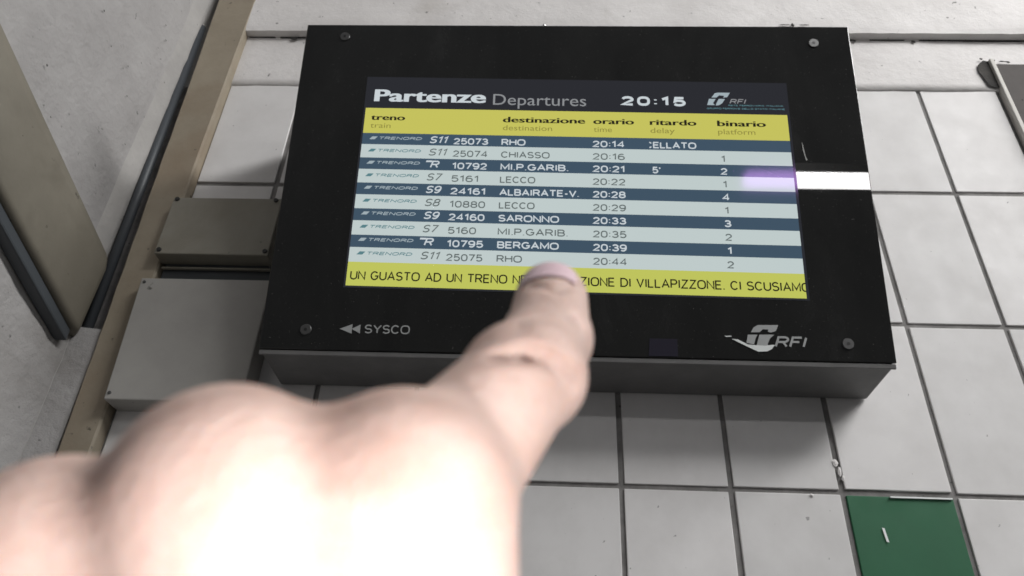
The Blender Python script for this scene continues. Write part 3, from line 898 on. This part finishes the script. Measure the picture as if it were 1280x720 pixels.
# skin folds over the middle joint, nail fold, faint tendon relief
def fold(p0, p1, depth, width):
    ab = p1 - p0
    t = np.clip(((hv - p0) @ ab) / (ab @ ab), 0, 1)
    d = np.sqrt((((hv - p0) - t[:, None] * ab) ** 2).sum(1))
    return depth * np.exp(-(d / width) ** 2)
disp = np.zeros(len(hv))
def surf(px, py, z0=.10, z1=.18):
    """point where the sight line through a joint crease meets the skin"""
    zz = np.linspace(z0, z1, 300)
    X = np.stack([P(px, py, z) for z in zz]); s = hand_sdf(X)
    k = np.argmax(s < 0)
    return X[k]
for (a, b_, dep, wd) in (((620, 448), (660, 443), -.0016, .0016), ((660, 443), (688, 452), -.0010, .0016), ((688, 453), (718, 478), -.0013, .0018),
                         ((618, 436), (668, 428), .0005, .0020), ((686, 437), (724, 462), .0007, .0018), ((620, 462), (690, 466), .0006, .0024),
                         ((646, 404), (724, 402), -.0009, .0011), ((650, 412), (722, 410), -.0006, .0010),
                         ((664, 357), (694, 364), -.0009, .0010), ((694, 364), (728, 356), -.0009, .0010), ((660, 370), (726, 370), .0004, .0014)):
    try: disp += fold(surf(*a), surf(*b_), dep, wd)
    except Exception: pass
hv = hv + nrm * disp[:, None]
def toworld(v):
    v = np.asarray(v)
    return np.array(CAM) + v[..., 0:1] * np.array(cr) + v[..., 1:2] * np.array(cu) + v[..., 2:3] * np.array(cf)

m, nt, b = newmat('skin')
p = N(nt, 'ShaderNodeTexCoord').outputs['Object']
n1 = noise(nt, 60, 6, 0.6, p); n2 = noise(nt, 500, 6, 0.6, p)
r1 = ramp(nt, n1.outputs['Fac'], [(0.3, (0.53, 0.35, 0.29)), (0.52, (0.63, 0.455, 0.395)), (0.75, (0.56, 0.37, 0.31))])
nt.links.new(r1.outputs['Color'], b.inputs['Base Color'])
b.inputs['Roughness'].default_value = 0.5
b.inputs['Specular IOR Level'].default_value = 0.35
b.inputs['Subsurface Weight'].default_value = 0.25
b.inputs['Subsurface Radius'].default_value = (1.0, 0.4, 0.2)
b.inputs['Subsurface Scale'].default_value = 0.004
bp = N(nt, 'ShaderNodeBump'); bp.inputs['Strength'].default_value = 0.5; bp.inputs['Distance'].default_value = 0.0008
nt.links.new(n2.outputs['Fac'], bp.inputs['Height']); nt.links.new(bp.outputs['Normal'], b.inputs['Normal'])
MT['skin'] = m
MT['nail'] = plain('pink_nail', (0.70, 0.51, 0.555), 0.35, 0, 0.5)

hand = thing('hand', tuple(toworld(WR)), 'bare left hand in the foreground pointing its index finger at the screen', 'hand')
me = bpy.data.meshes.new('skin')
wv = toworld(hv) - np.array(hand.location)
me.from_pydata([tuple(x) for x in wv], [], [tuple(int(i) for i in q) for q in hq])
me.update()
bm = bmesh.new(); bm.from_mesh(me); bmesh.ops.recalc_face_normals(bm, faces=bm.faces)
bmesh.ops.smooth_vert(bm, verts=bm.verts, factor=0.5, use_axis_x=True, use_axis_y=True, use_axis_z=True)
bm.to_mesh(me); bm.free()
me.materials.append(m)
for q in me.polygons: q.use_smooth = True
ho = bpy.data.objects.new('skin', me); col.objects.link(ho); ho.parent = hand
# nail plate: wrapped on the back of the fingertip
axd = (I3 - I2) / np.linalg.norm(I3 - I2)
up = np.array([-0.05, 1.0, 0]); up = up - axd * (up @ axd); up /= np.linalg.norm(up)
sd = np.cross(axd, up)
bm = bmesh.new()
G_ = []
NS, NT = 14, 10
for j in range(NT + 1):
    t = j / NT
    row = []
    for i in range(NS + 1):
        s = -1 + 2 * i / NS
        round_end = 0.0018 * (s ** 2)
        along = -0.0075 + t * (0.0150 - round_end * 1.6) + (0.0012 * s * s if t < 1 else 0.0012 * s * s)
        base = I3 + axd * along
        ph = s * 0.80
        dr = up * math.cos(ph) + sd * math.sin(ph)
        rr = np.linspace(0.0, .013, 260)
        val = hand_sdf(base + rr[:, None] * dr)
        k = np.argmax(val > 0)
        rad = rr[k] if val[-1] > 0 else 0.008
        if along > 0.006: rad = max(rad, 0.0058)
        row.append(base + dr * (rad + 0.00035 - 0.0003 * abs(s) ** 3))
    G_.append(row)
vs = [[bm.verts.new(tuple(toworld(q))) for q in row] for row in G_]
for j in range(NT):
    for i in range(NS):
        f = bm.faces.new((vs[j][i], vs[j][i + 1], vs[j + 1][i + 1], vs[j + 1][i])); f.smooth = True
bmesh.ops.recalc_face_normals(bm, faces=bm.faces)
link('fingernail', bm, MT['nail'], hand, True)
